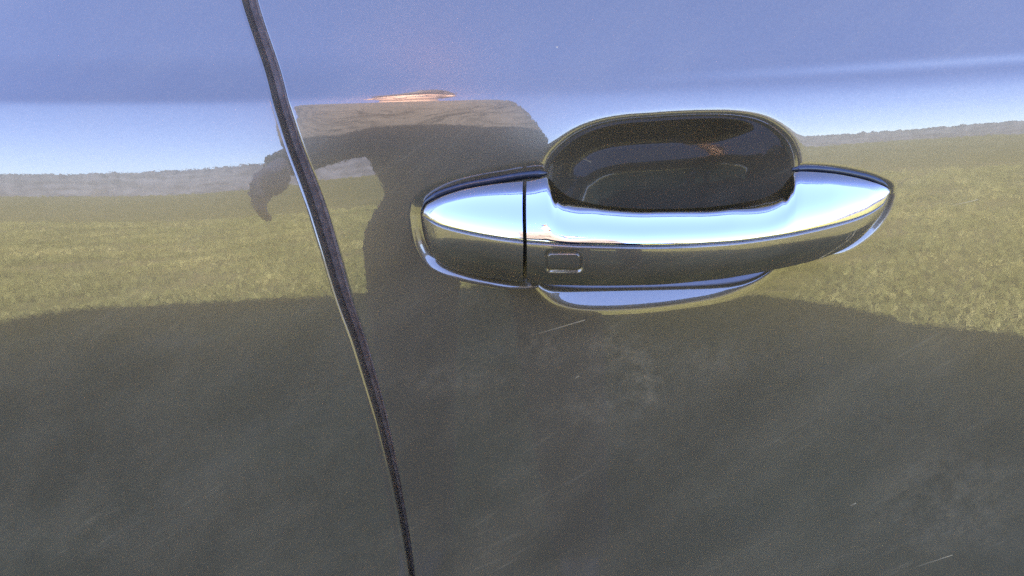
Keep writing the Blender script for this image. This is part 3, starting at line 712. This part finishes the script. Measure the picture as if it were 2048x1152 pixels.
HR_ = PH + Vector((0.145, -0.030, -0.045)); ER = Vector((px_ + 0.13, py_ + 0.06, 1.02)); WR = PH + Vector((0.165, -0.070, -0.070))
EL = Vector((px_ - 0.20, py_ + 0.0, 1.11)); WL = Vector((px_ - 0.225, py_ + 0.17, 1.05)); HL_ = WL + Vector((0.01, 0.075, -0.05))
kR, kL = HIP + Vector((0.145, 0.05, -0.44)), HIP + Vector((-0.125, 0.04, -0.44))
fR, fL = HIP + Vector((0.165, 0.02, -0.86)), HIP + Vector((-0.15, 0.0, -0.86))
# skin: head, neck, trunk core, arms, hands and legs in one surface
bm = bmesh.new()
tilt = Matrix.Rotation(R(-22), 3, 'X')
def hp(x, y, z): return HD + tilt @ Vector((x, y, z))
ellipsoid(bm, hp(0, -0.012, 0.025), (0.075, 0.094, 0.095), tilt); ellipsoid(bm, hp(0, 0.022, -0.045), (0.060, 0.064, 0.075), tilt); ellipsoid(bm, hp(0, 0.050, -0.092), (0.032, 0.026, 0.022), tilt)
limb(bm, [(hp(0, 0.078, 0.015), 0.009), (hp(0, 0.098, -0.028), 0.013)], 10)
ellipsoid(bm, hp(0, 0.083, -0.066), (0.024, 0.010, 0.007), tilt, 12); ellipsoid(bm, hp(0, 0.080, -0.078), (0.019, 0.010, 0.007), tilt, 12)
for sgn in (-1, 1):
    ellipsoid(bm, hp(sgn * 0.078, -0.005, -0.012), (0.010, 0.020, 0.032), tilt, 12); ellipsoid(bm, hp(sgn * 0.032, 0.078, 0.025), (0.022, 0.010, 0.006), tilt, 12)
limb(bm, [(NK - Vector((0, 0.01, 0.05)), 0.062), (NK + Vector((0, 0.02, 0.03)), 0.055), (HD + Vector((0, 0, -0.04)), 0.055)])
limb(bm, [(HIP, 0.11), (HIP.lerp(CH, .5), 0.115), (CH, 0.125), (NK - Vector((0, 0, 0.06)), 0.075)])
limb(bm, [(NK - Vector((0, 0.01, 0.06)), 0.06), (SR, 0.052), (ER, 0.043), (WR, 0.026)]); limb(bm, [(NK - Vector((0, 0.01, 0.06)), 0.06), (SL, 0.052), (EL, 0.043), (WL, 0.027)])
limb(bm, [(HIP, 0.105), (HIP + Vector((0.115, 0.02, -0.08)), 0.075), (kR, 0.056), (fR, 0.038)]); limb(bm, [(HIP, 0.105), (HIP + Vector((-0.105, 0.02, -0.08)), 0.075), (kL, 0.056), (fL, 0.038)])
# right hand: palm at the phone's edge, fingers behind it, thumb on the near edge
limb(bm, [(WR, 0.024), (HR_, 0.027)]); ellipsoid(bm, HR_ + Vector((0.002, 0.0, 0.012)), (0.018, 0.030, 0.042), None, 14)
for k in range(4):
    z = 0.036 - 0.024 * k; l = (0.060, 0.068, 0.064, 0.050)[k]
    a = HR_ + Vector((0.004, 0.020, z + 0.012)); b_ = a + Vector((-0.012, 0.018, 0.004)); c = b_ + Vector((-l * 0.22, 0.002, 0.002))
    limb(bm, [(a, 0.0088), (b_, 0.0084), (c, 0.0072)], 8)
a = HR_ + Vector((-0.004, -0.020, 0.020)); limb(bm, [(a, 0.012), (a + Vector((-0.018, 0.004, 0.028)), 0.0105), (a + Vector((-0.040, 0.010, 0.038)), 0.0085)], 8)
# left hand: relaxed, slightly curled
ellipsoid(bm, HL_, (0.024, 0.042, 0.038), Matrix.Rotation(R(-30), 3, 'X'), 14); limb(bm, [(WL, 0.025), (HL_, 0.022)])
for k in range(4):
    a = HL_ + Vector((0.0, 0.030 - 0.004 * k, 0.012 - 0.018 * k)); l = (0.040, 0.046, 0.043, 0.034)[k]
    b_ = a + Vector((0.004, 0.8 * l, -0.45 * l)); c = b_ + Vector((0.014, 0.25 * l, -0.75 * l)); limb(bm, [(a, 0.0092), (b_, 0.0084), (c, 0.0070)], 8)
a = HL_ + Vector((0.012, 0.0, 0.026)); limb(bm, [(a, 0.012), (a + Vector((0.012, 0.028, 0.006)), 0.0100), (a + Vector((0.016, 0.050, -0.008)), 0.0082)], 8)
fused('body', bm, M_SKIN, person, 0.0045, 5)
for sgn in (-1, 1):
    bm = bmesh.new(); ellipsoid(bm, hp(sgn * 0.032, 0.070, 0.006), (0.0125, 0.0105, 0.0070), None, 14); e_ = bm_obj('eye', bm, M_EYE, person, True)
    bm = bmesh.new(); ellipsoid(bm, hp(sgn * 0.032, 0.0790, 0.004), (0.0050, 0.0030, 0.0050), None, 10); bm_obj('pupil', bm, M_PUPIL, person, True)
bm = bmesh.new(); ellipsoid(bm, hp(0, -0.024, 0.046), (0.082, 0.098, 0.088), tilt); ellipsoid(bm, hp(0, -0.055, -0.01), (0.076, 0.062, 0.075), tilt)
limb(bm, [(hp(-0.05, 0.066, 0.085), 0.018), (hp(0.02, 0.074, 0.092), 0.020), (hp(0.055, 0.055, 0.078), 0.018)], 10)
fused('hair', bm, M_HAIR, person, 0.007, 3)
bm = bmesh.new()
limb(bm, [(HIP + Vector((0, 0, -0.02)), 0.150), (HIP.lerp(CH, .5), 0.145), (CH, 0.150), (NK - Vector((0, 0.0, 0.075)), 0.085)], 20)
ellipsoid(bm, CH + Vector((-0.075, 0.02, 0.02)), (0.115, 0.105, 0.15)); ellipsoid(bm, CH + Vector((0.075, 0.02, 0.02)), (0.115, 0.105, 0.15))
ellipsoid(bm, CH + Vector((-0.125, 0.0, -0.05)), (0.10, 0.085, 0.17))
limb(bm, [(NK - Vector((0, 0.01, 0.065)), 0.072), (SR, 0.070), (ER, 0.060), (ER.lerp(WR, .80), 0.044)]); limb(bm, [(NK - Vector((0, 0.01, 0.065)), 0.072), (SL, 0.070), (EL, 0.062), (EL.lerp(WL, .90), 0.046)])
fused('shirt', bm, M_SHIRT, person, 0.010, 6)
bm = bmesh.new()
for kn, ft, sx_ in ((kR, fR, 0.125), (kL, fL, -0.115)):
    limb(bm, [(HIP + Vector((sx_ * 0.3, 0, 0.0)), 0.125), (HIP + Vector((sx_, 0.01, -0.10)), 0.088), (kn, 0.075), (ft + Vector((0, 0, 0.02)), 0.062)], 18)
fused('trousers', bm, M_JEANS, person, 0.010, 5)
for ft in (fR, fL):
    bm = bmesh.new(); limb(bm, [(ft + Vector((0, -0.03, -0.02)), 0.045), (ft + Vector((0, 0.07, -0.035)), 0.042), (ft + Vector((0, 0.16, -0.04)), 0.034)], 14)
    for v in bm.verts: v.co.z = max(v.co.z, 0.004)
    fused('shoe', bm, M_SHOE, person, 0.008, 3)
# phone: slab with its lens plate; the picture is taken from its lens
phone = empty('smartphone', PH, 'dark smartphone held level in front of the photographer', 'phone')
bm = bmesh.new(); bmesh.ops.create_cube(bm, size=1)
for v in bm.verts: v.co = PH + Vector((v.co.x * 0.152 + 0.060, v.co.y * 0.008 - 0.008, v.co.z * 0.074 - 0.026))
bmesh.ops.bevel(bm, geom=list(bm.edges), offset=0.003, segments=2, affect='EDGES')
bm_obj('phone_case', bm, M_PLASTIC, phone)
bm = bmesh.new(); bmesh.ops.create_cone(bm, cap_ends=True, segments=32, radius1=0.009, radius2=0.008, depth=0.003, matrix=Matrix.Translation(PH + Vector((0, -0.0025, 0))) @ Matrix.Rotation(R(90), 4, 'X'))
bm_obj('lens', bm, M_GLASS, phone)
